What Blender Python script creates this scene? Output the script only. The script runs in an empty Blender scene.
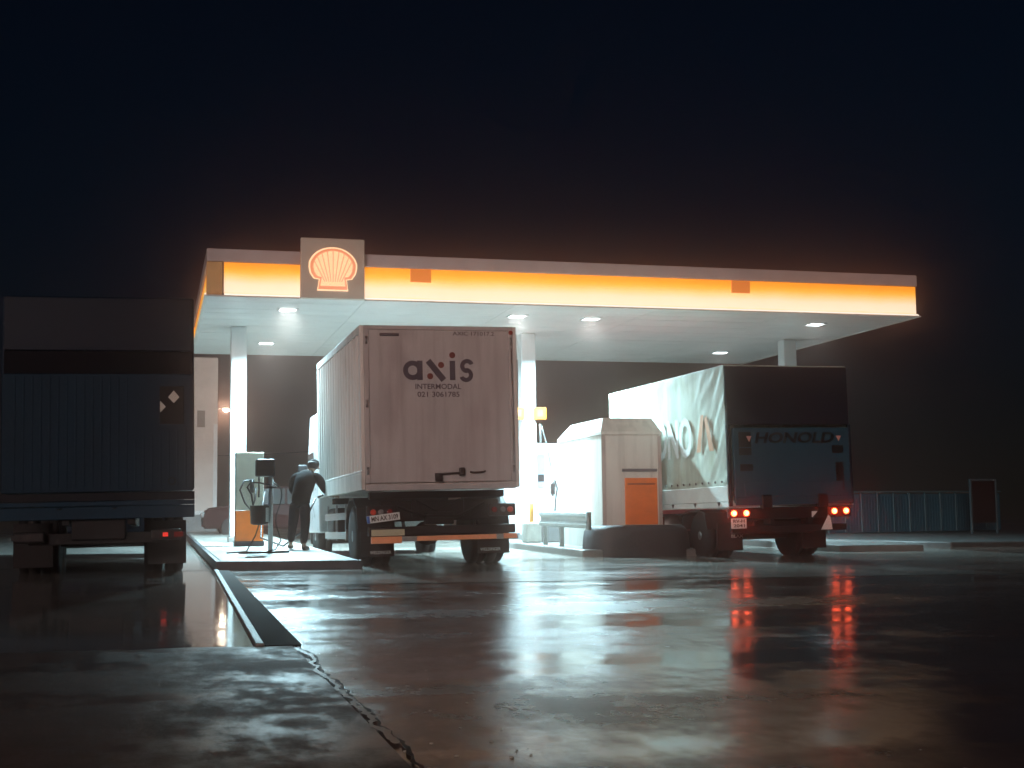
import bpy, bmesh, math, random
from mathutils import Vector, Matrix, noise
random.seed(7)
scn = bpy.context.scene
COL = scn.collection
PI = math.pi

# ------------------------------------------------------------------ ground: a gently sloping forecourt
TA, TB = .013, -.008
def gz(x, y):
    return TA*(min(max(y, -40), 46)-21) + TB*(min(max(x, -40), 40)-3)

# ------------------------------------------------------------------ materials
MATS = {}
def mat(name, col, rough=.5, metal=0., vary=.25, scale=3., stretch=(1, 1, 1), bump=0., bscale=40., spec=.5, coat=0., rvary=.12, spots=None, streak=0):
    """painted / plain surface with procedural unevenness in colour, gloss and relief"""
    if name in MATS: return MATS[name]
    m = bpy.data.materials.new(name); m.use_nodes = True
    nt = m.node_tree; N = nt.nodes; L = nt.links
    b = N['Principled BSDF']
    tc = N.new('ShaderNodeTexCoord'); mp = N.new('ShaderNodeMapping'); mp.inputs['Scale'].default_value = stretch
    L.new(tc.outputs['Object'], mp.inputs['Vector'])
    n1 = N.new('ShaderNodeTexNoise'); n1.inputs['Scale'].default_value = scale; n1.inputs['Detail'].default_value = 7; n1.inputs['Roughness'].default_value = .65
    L.new(mp.outputs['Vector'], n1.inputs['Vector'])
    rp = N.new('ShaderNodeValToRGB')
    rp.color_ramp.elements[0].position = .3; rp.color_ramp.elements[1].position = .72
    d = tuple(max(0., c*(1-vary)) for c in col); l = tuple(min(1., c*(1+vary*.35)) for c in col)
    rp.color_ramp.elements[0].color = (*d, 1); rp.color_ramp.elements[1].color = (*l, 1)
    L.new(n1.outputs['Fac'], rp.inputs['Fac'])
    out = rp.outputs['Color']
    if spots:
        n2 = N.new('ShaderNodeTexNoise'); n2.inputs['Scale'].default_value = spots[1]; n2.inputs['Detail'].default_value = 5
        L.new(mp.outputs['Vector'], n2.inputs['Vector'])
        r2 = N.new('ShaderNodeValToRGB'); r2.color_ramp.elements[0].position = spots[2]; r2.color_ramp.elements[1].position = spots[2]+.12
        L.new(n2.outputs['Fac'], r2.inputs['Fac'])
        mx = N.new('ShaderNodeMix'); mx.data_type = 'RGBA'
        L.new(r2.outputs['Color'], mx.inputs['Factor']); L.new(out, mx.inputs['A']); mx.inputs['B'].default_value = (*spots[0], 1)
        out = mx.outputs['Result']
    if streak:
        ms = N.new('ShaderNodeMapping'); ms.inputs['Scale'].default_value = (1, 1, .06); L.new(tc.outputs['Object'], ms.inputs['Vector'])
        n4 = N.new('ShaderNodeTexNoise'); n4.inputs['Scale'].default_value = 9; n4.inputs['Detail'].default_value = 6; L.new(ms.outputs['Vector'], n4.inputs['Vector'])
        r4 = N.new('ShaderNodeMapRange'); r4.inputs['From Min'].default_value = .45; r4.inputs['From Max'].default_value = .75; r4.inputs['To Max'].default_value = streak; L.new(n4.outputs['Fac'], r4.inputs['Value'])
        m4 = N.new('ShaderNodeMix'); m4.data_type = 'RGBA'; L.new(r4.outputs['Result'], m4.inputs['Factor']); L.new(out, m4.inputs['A']); m4.inputs['B'].default_value = (col[0]*.35, col[1]*.32, col[2]*.3, 1)
        out = m4.outputs['Result']
    L.new(out, b.inputs['Base Color'])
    mr = N.new('ShaderNodeMapRange'); mr.inputs['To Min'].default_value = max(.02, rough-rvary); mr.inputs['To Max'].default_value = min(1, rough+rvary)
    L.new(n1.outputs['Fac'], mr.inputs['Value']); L.new(mr.outputs['Result'], b.inputs['Roughness'])
    b.inputs['Metallic'].default_value = metal
    b.inputs['Specular IOR Level'].default_value = spec
    b.inputs['Coat Weight'].default_value = coat
    if bump:
        n3 = N.new('ShaderNodeTexNoise'); n3.inputs['Scale'].default_value = bscale; n3.inputs['Detail'].default_value = 4
        L.new(mp.outputs['Vector'], n3.inputs['Vector'])
        bp = N.new('ShaderNodeBump'); bp.inputs['Strength'].default_value = bump; bp.inputs['Distance'].default_value = .01
        L.new(n3.outputs['Fac'], bp.inputs['Height']); L.new(bp.outputs['Normal'], b.inputs['Normal'])
    MATS[name] = m
    return m

def emit(name, col, strength, base=(.3, .3, .3)):
    if name in MATS: return MATS[name]
    m = bpy.data.materials.new(name); m.use_nodes = True
    nt = m.node_tree; b = nt.nodes['Principled BSDF']
    b.inputs['Base Color'].default_value = (*base, 1); b.inputs['Roughness'].default_value = .4
    n = nt.nodes.new('ShaderNodeTexNoise'); n.inputs['Scale'].default_value = 6
    tc = nt.nodes.new('ShaderNodeTexCoord'); nt.links.new(tc.outputs['Object'], n.inputs['Vector'])
    mr = nt.nodes.new('ShaderNodeMapRange'); mr.inputs['To Min'].default_value = strength*.9; mr.inputs['To Max'].default_value = strength*1.1
    nt.links.new(n.outputs['Fac'], mr.inputs['Value'])
    b.inputs['Emission Color'].default_value = (*col, 1)
    nt.links.new(mr.outputs['Result'], b.inputs['Emission Strength'])
    MATS[name] = m
    return m

# ------------------------------------------------------------------ mesh helper
class MB:
    def __init__(s): s.bm = bmesh.new()
    def box(s, x0, x1, y0, y1, z0, z1, bevel=0., seg=2, M=None):
        r = bmesh.ops.create_cube(s.bm, size=1)
        vs = r['verts']
        for v in vs:
            v.co = Vector(((x0+x1)/2+v.co.x*(x1-x0), (y0+y1)/2+v.co.y*(y1-y0), (z0+z1)/2+v.co.z*(z1-z0)))
        if M: bmesh.ops.transform(s.bm, matrix=M, verts=vs)
        if bevel:
            es = list({e for v in vs for e in v.link_edges})
            bmesh.ops.bevel(s.bm, geom=es, offset=bevel, segments=seg, affect='EDGES', profile=.5)
        return s
    def prism(s, pts, a0, a1, axis='y', bevel=0.):
        """closed outline (two coordinates) pushed along an axis"""
        def P(u, v, a): return {'x': Vector((a, u, v)), 'y': Vector((u, a, v)), 'z': Vector((u, v, a))}[axis]
        A = [s.bm.verts.new(P(u, v, a0)) for u, v in pts]; B = [s.bm.verts.new(P(u, v, a1)) for u, v in pts]
        n = len(pts); fs = [s.bm.faces.new(A), s.bm.faces.new(B[::-1])]
        for i in range(n): fs.append(s.bm.faces.new((A[i], B[i], B[(i+1) % n], A[(i+1) % n])))
        bmesh.ops.recalc_face_normals(s.bm, faces=fs)
        if bevel:
            es = list({e for f in fs for e in f.edges})
            bmesh.ops.bevel(s.bm, geom=es, offset=bevel, segments=2, affect='EDGES', profile=.5)
        return s
    def tube(s, pts, r, seg=8, r1=None, cap=True):
        pts = [Vector(p) for p in pts]; n = len(pts); rings = []
        up = None
        for i, p in enumerate(pts):
            t = (pts[min(i+1, n-1)]-pts[max(i-1, 0)]).normalized()
            if up is None: up = t.orthogonal().normalized()
            up = (up - t*up.dot(t))
            up = up.normalized() if up.length > 1e-5 else t.orthogonal().normalized()
            w = t.cross(up)
            rr = r if r1 is None else r+(r1-r)*i/(n-1)
            rings.append([s.bm.verts.new(p+(up*math.cos(k*2*PI/seg)+w*math.sin(k*2*PI/seg))*rr) for k in range(seg)])
        for a, b in zip(rings, rings[1:]):
            for k in range(seg):
                f = s.bm.faces.new((a[k], a[(k+1) % seg], b[(k+1) % seg], b[k])); f.smooth = True
        if cap:
            s.bm.faces.new(rings[0][::-1]); s.bm.faces.new(rings[-1])
        return s
    def lathe(s, prof, axis='z', c=(0, 0, 0), seg=24):
        """profile of (radius, offset) round an axis"""
        c = Vector(c); rings = []
        for r, h in prof:
            ring = []
            for k in range(seg):
                a = k*2*PI/seg; u, v = r*math.cos(a), r*math.sin(a)
                ring.append(s.bm.verts.new(c+{'z': Vector((u, v, h)), 'x': Vector((h, u, v)), 'y': Vector((u, h, v))}[axis]))
            rings.append(ring)
        fs = []
        for a, b in zip(rings, rings[1:]):
            for k in range(seg):
                f = s.bm.faces.new((a[k], a[(k+1) % seg], b[(k+1) % seg], b[k])); f.smooth = True; fs.append(f)
        fs.append(s.bm.faces.new(rings[0][::-1])); fs.append(s.bm.faces.new(rings[-1]))
        bmesh.ops.recalc_face_normals(s.bm, faces=fs)
        return s
    def build(s, name, material, parent=None, loc=None, smooth=False):
        me = bpy.data.meshes.new(name)
        if smooth:
            for f in s.bm.faces: f.smooth = True
        s.bm.to_mesh(me); s.bm.free()
        me.materials.append(material)
        o = bpy.data.objects.new(name, me); COL.objects.link(o)
        if parent: o.parent = parent
        if loc: o.location = loc
        return o

def tag(o, label=None, cat=None, group=None, kind=None):
    if label: o['label'] = label
    if cat: o['category'] = cat
    if group: o['group'] = group
    if kind: o['kind'] = kind
    return o
NORMAL = Vector((-TA, -TB, 1)).normalized()
def empty(name, loc, rz=0., label=None, cat=None, group=None, lean=False):
    o = bpy.data.objects.new(name, None); COL.objects.link(o); o.empty_display_size = .3
    if lean:
        f = Vector((-math.sin(rz), math.cos(rz), 0)); f = (f-NORMAL*f.dot(NORMAL)).normalized(); x = f.cross(NORMAL)
        M = Matrix((x, f, NORMAL)).transposed().to_4x4(); M.translation = Vector(loc); o.matrix_world = M
    else:
        o.location = loc; o.rotation_euler = (0, 0, rz)
    return tag(o, label, cat, group)

def lettering(name, body, width, height, material, parent, loc, rot=(PI/2, 0, 0), bold=0., depth=.004, shear=0., squash=True):
    """flat letters fitted to a width and height, centred on loc, standing in the parent's XZ plane by default"""
    cu = bpy.data.curves.new('tmp', 'FONT'); cu.body = body; cu.size = 1; cu.align_x = 'CENTER'; cu.extrude = .5; cu.offset = bold; cu.shear = shear
    cu.resolution_u = 3
    t = bpy.data.objects.new('tmp', cu); COL.objects.link(t)
    dg = bpy.context.evaluated_depsgraph_get(); dg.update()
    me = bpy.data.meshes.new_from_object(t.evaluated_get(dg))
    bpy.data.objects.remove(t); bpy.data.curves.remove(cu)
    xs = [v.co.x for v in me.vertices]; ys = [v.co.y for v in me.vertices]
    cx, cy = (min(xs)+max(xs))/2, (min(ys)+max(ys))/2
    sx = width/(max(xs)-min(xs)); sy = height/(max(ys)-min(ys))
    for v in me.vertices: v.co = Vector(((v.co.x-cx)*sx, (v.co.y-cy)*sy, v.co.z*depth))
    me.name = name; me.materials.clear(); me.materials.append(material)
    o = bpy.data.objects.new(name, me); COL.objects.link(o); o.parent = parent; o.location = loc; o.rotation_euler = rot
    return o

# ------------------------------------------------------------------ shared materials
white_paint = mat('white paint', (.72, .74, .74), .38, vary=.12, scale=2., stretch=(1, 1, .4))
soffit_m = mat('soffit white sheet', (.75, .745, .73), .4, vary=.14, scale=.7)
coping_m = mat('canopy coping grey', (.42, .36, .36), .5, vary=.15)
galv = mat('galvanised steel', (.42, .43, .42), .42, metal=.6, vary=.3, scale=8)
black_m = mat('black plastic', (.012, .012, .014), .5, spec=.3)
rubber = mat('tyre rubber', (.012, .012, .013), .75, bump=.3, bscale=60, spec=.25)
chassis_m = mat('chassis black paint', (.009, .01, .012), .55, vary=.5, scale=6, spec=.2)
steel = mat('dull steel', (.3, .3, .3), .35, metal=.9, vary=.3, scale=9)
orange_paint = mat('orange red paint', (.8, .165, .012), .45, vary=.18, scale=5)
cream_paint = mat('cream paint', (.62, .57, .46), .45, vary=.15, scale=4)
red_lens = mat('red lens', (.25, .012, .01), .15, vary=.1)
white_lens = mat('clear lens', (.2, .2, .2), .12, vary=.1)
plate_m = mat('number plate white', (.75, .75, .72), .4, vary=.1)
ink = mat('black lettering', (.006, .006, .007), .6, spec=.15)
navy_ink = mat('dark blue lettering', (.055, .058, .085), .55, spec=.2)
red_ink = mat('dark red lettering', (.16, .03, .028), .55, spec=.2)
blue_ink = mat('blue lettering', (.02, .12, .45), .5)
glass_m = mat('dark window glass', (.015, .018, .02), .06, vary=.1, spec=.8)
kerb_m = mat('kerb concrete', (.17, .165, .155), .4, vary=.4, scale=5, bump=.4, bscale=30)
kerb_dark = mat('dark painted kerb', (.028, .034, .042), .45, vary=.4, scale=5, bump=.3, bscale=30)

# ------------------------------------------------------------------ the setting
def wet_ground(name, dark, light, r_wet, r_dry, wet_lo, wet_hi, bump=.35, coord_scale=(.16, .5), rot=-.25, wave=.06, mottle=.28):
    m = bpy.data.materials.new(name); m.use_nodes = True
    nt = m.node_tree; N = nt.nodes; L = nt.links; b = N['Principled BSDF']
    tc = N.new('ShaderNodeTexCoord')
    def nz(scale, det, vec, rough=.6):
        n = N.new('ShaderNodeTexNoise'); n.inputs['Scale'].default_value = scale; n.inputs['Detail'].default_value = det; n.inputs['Roughness'].default_value = rough
        L.new(vec, n.inputs['Vector']); return n
    obj = tc.outputs['Object']
    mp = N.new('ShaderNodeMapping'); mp.inputs['Rotation'].default_value = (0, 0, rot); mp.inputs['Scale'].default_value = (*coord_scale, 1)
    L.new(obj, mp.inputs['Vector'])
    mp2 = N.new('ShaderNodeMapping'); mp2.inputs['Scale'].default_value = (1, .45, 1); L.new(obj, mp2.inputs['Vector'])
    big = nz(1., 5, mp.outputs['Vector'])
    mid = nz(1.3, 8, obj)
    fine = nz(70, 3, obj)
    wet = N.new('ShaderNodeMapRange'); wet.interpolation_type = 'SMOOTHSTEP'
    wet.inputs['From Min'].default_value = wet_lo; wet.inputs['From Max'].default_value = wet_hi
    add = N.new('ShaderNodeMath'); add.operation = 'MULTIPLY_ADD'; L.new(mid.outputs['Fac'], add.inputs[0]); add.inputs[1].default_value = .45
    mot = nz(7., 6, mp2.outputs['Vector'], .7)
    ad0 = N.new('ShaderNodeMath'); ad0.operation = 'MULTIPLY_ADD'; L.new(mot.outputs['Fac'], ad0.inputs[0]); ad0.inputs[1].default_value = mottle; L.new(big.outputs['Fac'], ad0.inputs[2])
    sub = N.new('ShaderNodeMath'); sub.operation = 'SUBTRACT'; L.new(ad0.outputs[0], sub.inputs[0]); sub.inputs[1].default_value = .225+mottle*.5
    L.new(sub.outputs[0], add.inputs[2]); L.new(add.outputs[0], wet.inputs['Value'])
    # colour: aggregate speckle, damp darkening
    rp = N.new('ShaderNodeValToRGB'); rp.color_ramp.elements[0].position = .32; rp.color_ramp.elements[1].position = .7
    rp.color_ramp.elements[0].color = (*dark, 1); rp.color_ramp.elements[1].color = (*light, 1)
    mixf = N.new('ShaderNodeMath'); mixf.operation = 'MULTIPLY_ADD'; L.new(fine.outputs['Fac'], mixf.inputs[0]); mixf.inputs[1].default_value = .5
    hm = N.new('ShaderNodeMath'); hm.operation = 'MULTIPLY'; L.new(mid.outputs['Fac'], hm.inputs[0]); hm.inputs[1].default_value = .5
    L.new(hm.outputs[0], mixf.inputs[2]); L.new(mixf.outputs[0], rp.inputs['Fac'])
    L.new(rp.outputs['Color'], b.inputs['Base Color'])
    rr = N.new('ShaderNodeMapRange'); rr.inputs['To Min'].default_value = r_dry; rr.inputs['To Max'].default_value = r_wet
    L.new(wet.outputs['Result'], rr.inputs['Value']); L.new(rr.outputs['Result'], b.inputs['Roughness'])
    b.inputs['Specular IOR Level'].default_value = .5
    # relief, smoothed out where water stands
    inv = N.new('ShaderNodeMath'); inv.operation = 'SUBTRACT'; inv.inputs[0].default_value = 1.08; L.new(wet.outputs['Result'], inv.inputs[1])
    bs = N.new('ShaderNodeMath'); bs.operation = 'MULTIPLY'; L.new(inv.outputs[0], bs.inputs[0]); bs.inputs[1].default_value = bump
    bp = N.new('ShaderNodeBump'); bp.inputs['Distance'].default_value = .006; L.new(bs.outputs[0], bp.inputs['Strength'])
    gr = nz(26, 7, obj, .75); L.new(gr.outputs['Fac'], bp.inputs['Height'])
    bp2 = N.new('ShaderNodeBump'); bp2.inputs['Distance'].default_value = .02; bp2.inputs['Strength'].default_value = wave
    L.new(mot.outputs['Fac'], bp2.inputs['Height']); L.new(bp.outputs['Normal'], bp2.inputs['Normal'])
    L.new(bp2.outputs['Normal'], b.inputs['Normal'])
    MATS[name] = m
    return m
asphalt = wet_ground('wet asphalt', (.05, .034, .029), (.15, .105, .086), .09, .32, .3, .62, bump=.6, coord_scale=(.1, .42), wave=.03, mottle=.3)
apron_m = wet_ground('worn apron asphalt', (.05, .04, .034), (.18, .14, .115), .3, .58, .38, .62, bump=.9, coord_scale=(.35, .6), wave=.13, mottle=.5)
lane_m = wet_ground('wet forecourt concrete', (.14, .13, .115), (.28, .255, .225), .1, .24, .28, .66, bump=.45, wave=.03, mottle=.28)
flood_m = wet_ground('flooded lane', (.16, .155, .145), (.28, .27, .25), .05, .16, .28, .5, bump=.15, coord_scale=(.5, .25), wave=.03)
island_m = mat('island paving', (.24, .23, .21), .38, vary=.3, scale=2.5, bump=.3, bscale=35)

def sheet(name, xs, ys, dz, material, kind='structure', skew=0):
    bm = bmesh.new(); V = [[bm.verts.new((x+(skew*(min(y, 20.4)-ys[0]) if x == xs[-1] else 0), y, gz(x, y)+dz)) for x in xs] for y in ys]
    for j in range(len(ys)-1):
        for i in range(len(xs)-1): bm.faces.new((V[j][i], V[j][i+1], V[j+1][i+1], V[j+1][i]))
    b = MB.__new__(MB); b.bm = bm
    return tag(b.build(name, material), kind=kind)
def slab(name, outline, h, material, base=-.1, bevel=.02):
    """raised block that follows the slope of the forecourt"""
    b = MB(); b.prism(outline, base, h, 'z', bevel=bevel)
    for v in b.bm.verts: v.co.z += gz(v.co.x, v.co.y)
    return tag(b.build(name, material), kind='structure')

sheet('ground', [-72, -40, -10, 0, 10, 20, 40, 82], [-38, 0, 10, 21, 30, 46, 80, 110], 0, asphalt)
sheet('forecourt', [1.06, 4, 7.6, 9.8, 16.2], [16.6, 21, 26, 32, 44], .004, lane_m)
sheet('flooded_lane', [-4.2, -2, 0, .69], [9.3, 14, 20, 30, 44], .004, flood_m, skew=.0155)

bm = bmesh.new(); prev = None
for i in range(91):                             # worn, uneven edge where the flooded lane begins
    x = -6+i*(6.955/90); ye = 9.62+.09*noise.noise((x*1.7, 0, 3))+.05*noise.noise((x*6, 1, 3)) if x < .6 else 9.6
    a, c = bm.verts.new((x, 2, gz(x, 2)+.0085)), bm.verts.new((x, ye, gz(x, ye)+.0085))
    if prev: bm.faces.new((prev[0], a, c, prev[1]))
    prev = (a, c)
b = MB.__new__(MB); b.bm = bm; tag(b.build('apron', apron_m), kind='structure')
# kerb strip with a drain trench between the two lanes
b = MB(); b.prism([(.70, 9.6), (.765, 9.6), (.945, 20.45), (.88, 20.45)], -.05, .03, 'z', bevel=.01)
for v in b.bm.verts: v.co.z += gz(v.co.x, v.co.y)
tag(b.build('kerb_edge', kerb_m), kind='structure')
b = MB(); b.prism([(.772, 9.6), (1.02, 9.6), (1.1, 20.3), (.952, 20.44)], -.05, .014, 'z')
for v in b.bm.verts: v.co.z += gz(v.co.x, v.co.y)
tag(b.build('drain_channel', mat('drain asphalt', (.02, .019, .02), .8, vary=.4, bump=.6, bscale=25, spec=.12)), kind='structure')
# crumbled joints in the surface
def crack(name, pts, w, material, dz=.006):
    bm = bmesh.new(); prev = None
    for i, (x, y) in enumerate(pts):
        ww = w*(.4+random.random()*1.1)
        a, c = bm.verts.new((x-ww, y, gz(x, y)+dz)), bm.verts.new((x+ww*(.5+random.random()), y, gz(x, y)+dz))
        if prev: bm.faces.new((prev[0], prev[1], c, a))
        prev = (a, c)
    b = MB.__new__(MB); b.bm = bm
    return tag(b.build(name, material), kind='structure')
pale_m = mat('pale joint mortar', (.3, .28, .24), .35, vary=.5, scale=20)
tar_m = mat('tar joint', (.02, .018, .018), .6, vary=.4, scale=20)
crack('joint', [(1.0+.07*noise.noise((y*1.3, 0, 0))+.02*noise.noise((y*7, 0, 0)), y) for y in [4.2+.04*i for i in range(134)]], .009, tar_m, .011)
crack('joint', [(.975+.07*noise.noise((y*1.3, 0, 0))+.03*noise.noise((y*5, 0, 0)), y) for y in [5.6+.04*i for i in range(96)]], .016, pale_m, .013)
# pale chips of gravel in the near asphalt
bm = bmesh.new()
for i in range(200):
    x, y = random.uniform(-1.6, 1.6), random.uniform(4.3, 9.4)
    if random.random() < .5: x, y = random.gauss(.15, .55), random.gauss(5.6, .5)
    r = random.uniform(.004, .012)
    M = Matrix.Translation((x, y, gz(x, y)+r*.2)) @ Matrix.Diagonal((1, random.uniform(.6, 1.2), .5, 1))
    bmesh.ops.create_icosphere(bm, subdivisions=1, radius=r, matrix=M)
b = MB.__new__(MB); b.bm = bm
tag(b.build('gravel', mat('pale gravel', (.34, .31, .27), .4, vary=.4)), kind='stuff')

# pump islands
slab('pump_island', [(.98, 20.62), (3.02, 20.5), (3.02, 43), (.98, 43)], .14, island_m)
# dark painted kerb faces, 4 mm proud of the island edge
b = MB(); b.prism([(.92, 20.46), (3.06, 20.34), (3.06, 20.495), (.978, 20.615), (.978, 43), (.92, 43)], -.1, .136, 'z')
for v in b.bm.verts: v.co.z += gz(v.co.x, v.co.y)
tag(b.build('kerb', kerb_dark), kind='structure')
slab('pump_island', [(7.55, 23.5), (9.9, 23.5), (9.9, 42), (7.55, 42)], .14, kerb_m, bevel=.03)
slab('pump_island', [(13.3, 24.6), (15.2, 24.6), (15.2, 42), (13.3, 42)], .14, kerb_m, bevel=.03)
slab('verge', [(14.6, 31.2), (17.1, 26.6), (40, 26.4), (40, 60), (14.6, 60)], .12, mat('verge concrete', (.06, .06, .058), .45, vary=.4, bump=.4), bevel=.03)

# ------------------------------------------------------------------ canopy
CX0, CX1, CY0, CY1, CZ, CT = .94, 16.16, 26.0, 35.3, 5.0, 5.92
canopy = empty('canopy', (8.5, 30.6, 0), 0, 'wide flat fuel station canopy with glowing amber edge on three white columns', 'canopy')
def cp(b, name, m, parent=canopy):
    o = b.build(name, m, parent); 
    for v in o.data.vertices: v.co -= Vector((8.5, 30.6, 0))
    return o
b = MB()
y = CY0+.02
while y < CY1-.05:                     # lining boards with shadow gaps
    xs_ = [CX0+.02]+[CX0+3.05*k for k in range(1, 5)]+[CX1-.02]
    for xa, xb in zip(xs_, xs_[1:]): b.box(xa+.006, xb-.006, y, min(y+.292, CY1-.02), CZ+random.uniform(0, .004), CZ+.03)
    y += .304
cp(b, 'soffit', soffit_m)
b = MB(); b.box(CX0+.02, CX1-.02, CY0+.02, CY1-.02, CZ+.034, CZ+.06); cp(b, 'soffit_frame', mat('dark soffit frame', (.06, .06, .06), .6))
b = MB(); b.box(CX0+.1, CX1-.1, CY0+.1, CY1-.1, CT-.12, CT-.06); cp(b, 'roof_deck', coping_m)
# coping: upper band of the edge on all four sides
b = MB()
cz0 = CT-.25
b.box(CX0, CX1, CY0, CY0+.12, cz0, CT, .015); b.box(CX0, CX1, CY1-.12, CY1, cz0, CT, .015)
b.box(CX0, CX0+.12, CY0+.122, CY1-.122, cz0, CT, .015); b.box(CX1-.12, CX1, CY0+.122, CY1-.122, cz0, CT, .015)
cp(b, 'coping', coping_m)
# amber lightbox faces (backlit plastic), the wash of light from their foot painted into the emission colour
def lightbox(name, z0, z1):
    """glowing amber sheet with light falloff painted as an emission ramp: bright low down, deep amber at the top"""
    m = bpy.data.materials.new(name); m.use_nodes = True; nt = m.node_tree; N = nt.nodes; b = N['Principled BSDF']
    b.inputs['Base Color'].default_value = (.8, .4, .06, 1); b.inputs['Roughness'].default_value = .35
    tc = N.new('ShaderNodeTexCoord'); sp = N.new('ShaderNodeSeparateXYZ'); nt.links.new(tc.outputs['Object'], sp.inputs['Vector'])
    ns = N.new('ShaderNodeTexNoise'); ns.inputs['Scale'].default_value = 1.3; nt.links.new(tc.outputs['Object'], ns.inputs['Vector'])
    mr = N.new('ShaderNodeMapRange'); mr.inputs['From Min'].default_value = z0; mr.inputs['From Max'].default_value = z1; nt.links.new(sp.outputs['Z'], mr.inputs['Value'])
    ad = N.new('ShaderNodeMath'); ad.operation = 'MULTIPLY_ADD'; ad.inputs[1].default_value = .12; nt.links.new(ns.outputs['Fac'], ad.inputs[0])
    s2 = N.new('ShaderNodeMath'); s2.operation = 'SUBTRACT'; s2.inputs[1].default_value = .06; nt.links.new(mr.outputs['Result'], s2.inputs[0]); nt.links.new(s2.outputs[0], ad.inputs[2])
    rp = N.new('ShaderNodeValToRGB'); e = rp.color_ramp.elements
    e[0].position = .0; e[0].color = (.86, .48, .16, 1); e[1].position = 1.; e[1].color = (.72, .2, .006, 1)
    for p, c in ((.1, (.88, .78, .64, 1)), (.36, (.88, .73, .54, 1)), (.55, (.88, .56, .24, 1)), (.7, (.86, .41, .055, 1)), (.84, (.8, .29, .012, 1))): k = e.new(p); k.color = c
    nt.links.new(ad.outputs[0], rp.inputs['Fac']); nt.links.new(rp.outputs['Color'], b.inputs['Emission Color']); b.inputs['Emission Strength'].default_value = 1.16
    return m
amber = lightbox('backlit amber plastic', CZ+.03, CT-.25)
b = MB(); b.box(CX0+.33, CX1-.02, CY0+.05, CY0+.1, CZ+.03, cz0-.003); cp(b, 'fascia_panel', amber)
b = MB(); b.box(CX0+.02, CX1-.02, CY1-.1, CY1-.05, CZ+.03, cz0-.003); cp(b, 'fascia_panel', amber)
b = MB(); b.box(CX0+.05, CX0+.1, CY0+.12, CY1-.12, CZ+.03, cz0-.003); cp(b, 'fascia_panel', amber)
b = MB(); b.box(CX1-.1, CX1-.05, CY0+.12, CY1-.12, CZ+.03, cz0-.003); cp(b, 'fascia_panel', amber)
b = MB(); b.box(CX0, CX0+.29, CY0+.004, CY0+.11, CZ+.03, cz0-.004, .01); cp(b, 'corner_panel', mat('amber corner paint', (.7, .4, .16), .5))
for xa in (4.88, 11.76): b = MB(); b.box(xa, xa+.42, CY0+.015, CY0+.049, CZ+.4, CZ+.66, .008); cp(b, 'fascia_box', emit('self lit orange box', (1, .3, .05), .4, (.75, .2, .04)))  # boxes are no lamps; a glow is added so they don't read dark
led = emit('warm light line', (1., .86, .68), 1.3)
b = MB(); b.box(CX0+.33, CX1-.03, CY0-.035, CY0-.005, CZ+.02, CZ+.05); b.box(CX0-.035, CX0-.005, CY0+.03, CY1-.03, CZ+.02, CZ+.05)
b.box(CX1+.005, CX1+.035, CY0+.03, CY1-.03, CZ+.02, CZ+.05)
cp(b, 'light_strip', led)
b = MB(); b.box(CX0+.02, CX1+.04, CY0-.04, CY0+.02, CZ-.012, CZ+.017); b.box(CX0-.04, CX0+.018, CY0-.04, CY1, CZ-.012, CZ+.017)
b.box(CX1-.018, CX1+.04, CY0+.022, CY1, CZ-.012, CZ+.017)
cp(b, 'gutter_lip', mat('lip white', (.7, .68, .64), .4))
for xc in (1.8, 8.41, 15.08):
    b = MB(); g = gz(xc, 30.2)+.14; b.box(xc-.17, xc+.17, 30.03, 30.37, g+.12, CZ-.001, .02); o = cp(b, 'column', white_paint)
    b = MB(); b.box(xc-.2, xc+.2, 30.0, 30.4, g-.02, g+.12, .015); cp(b, 'column_foot', kerb_m, o)

lamp_m = emit('white lamp diffuser', (.84, .97, 1.), 14, (.8, .8, .8))
LAMP_W, LAMP_SPREAD = 1060, 154
LAMPS = [(2.61, 27.4, 'recessed canopy lamp in the front row nearest the scallop emblem'),
         (7.45, 27.45, 'recessed canopy lamp in the front row just above the white box truck rear edge'),
         (9.13, 27.55, 'recessed canopy lamp in the front row just beyond the middle column'),
         (14.42, 27.45, 'recessed canopy lamp in the front row by the far right canopy end'),
         (2.61, 32.8, 'recessed canopy lamp in the back row beside the left column'),
         (8.2, 32.8, 'recessed canopy lamp in the back row glimpsed right beside the middle column'),
         (14.42, 32.75, 'recessed canopy lamp in the back row above the tarpaulin truck')]
for i, (x, y, lab) in enumerate(LAMPS):
    t = empty('canopy_lamp', (x, y, CZ), 0, lab, 'lamp', 'lamps recessed in the canopy ceiling')
    b = MB(); 
    for s in ((-.2, .2, -.2, -.16), (-.2, .2, .16, .2), (-.2, -.16, -.158, .158), (.16, .2, -.158, .158)): b.box(*s, -.022, -.002)
    b.build('frame', white_paint, t)
    b = MB(); b.box(-.157, .157, -.157, .157, -.014, -.004); b.build('diffuser', lamp_m, t)
    li = bpy.data.lights.new('lamp_glow', 'AREA'); li.shape = 'SQUARE'; li.size = .3; li.energy = LAMP_W*(2.4, 1.7, 1.3, .4, 1.0, 1.0, .35)[i]*1.2;   # power set lamp by lamp to balance the brightness
    li.color = (.54, .88, 1.); li.spread = math.radians(LAMP_SPREAD)
    lo = bpy.data.objects.new('lamp_glow', li); COL.objects.link(lo); lo.parent = t; lo.location = (0, 0, -.03)

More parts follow.
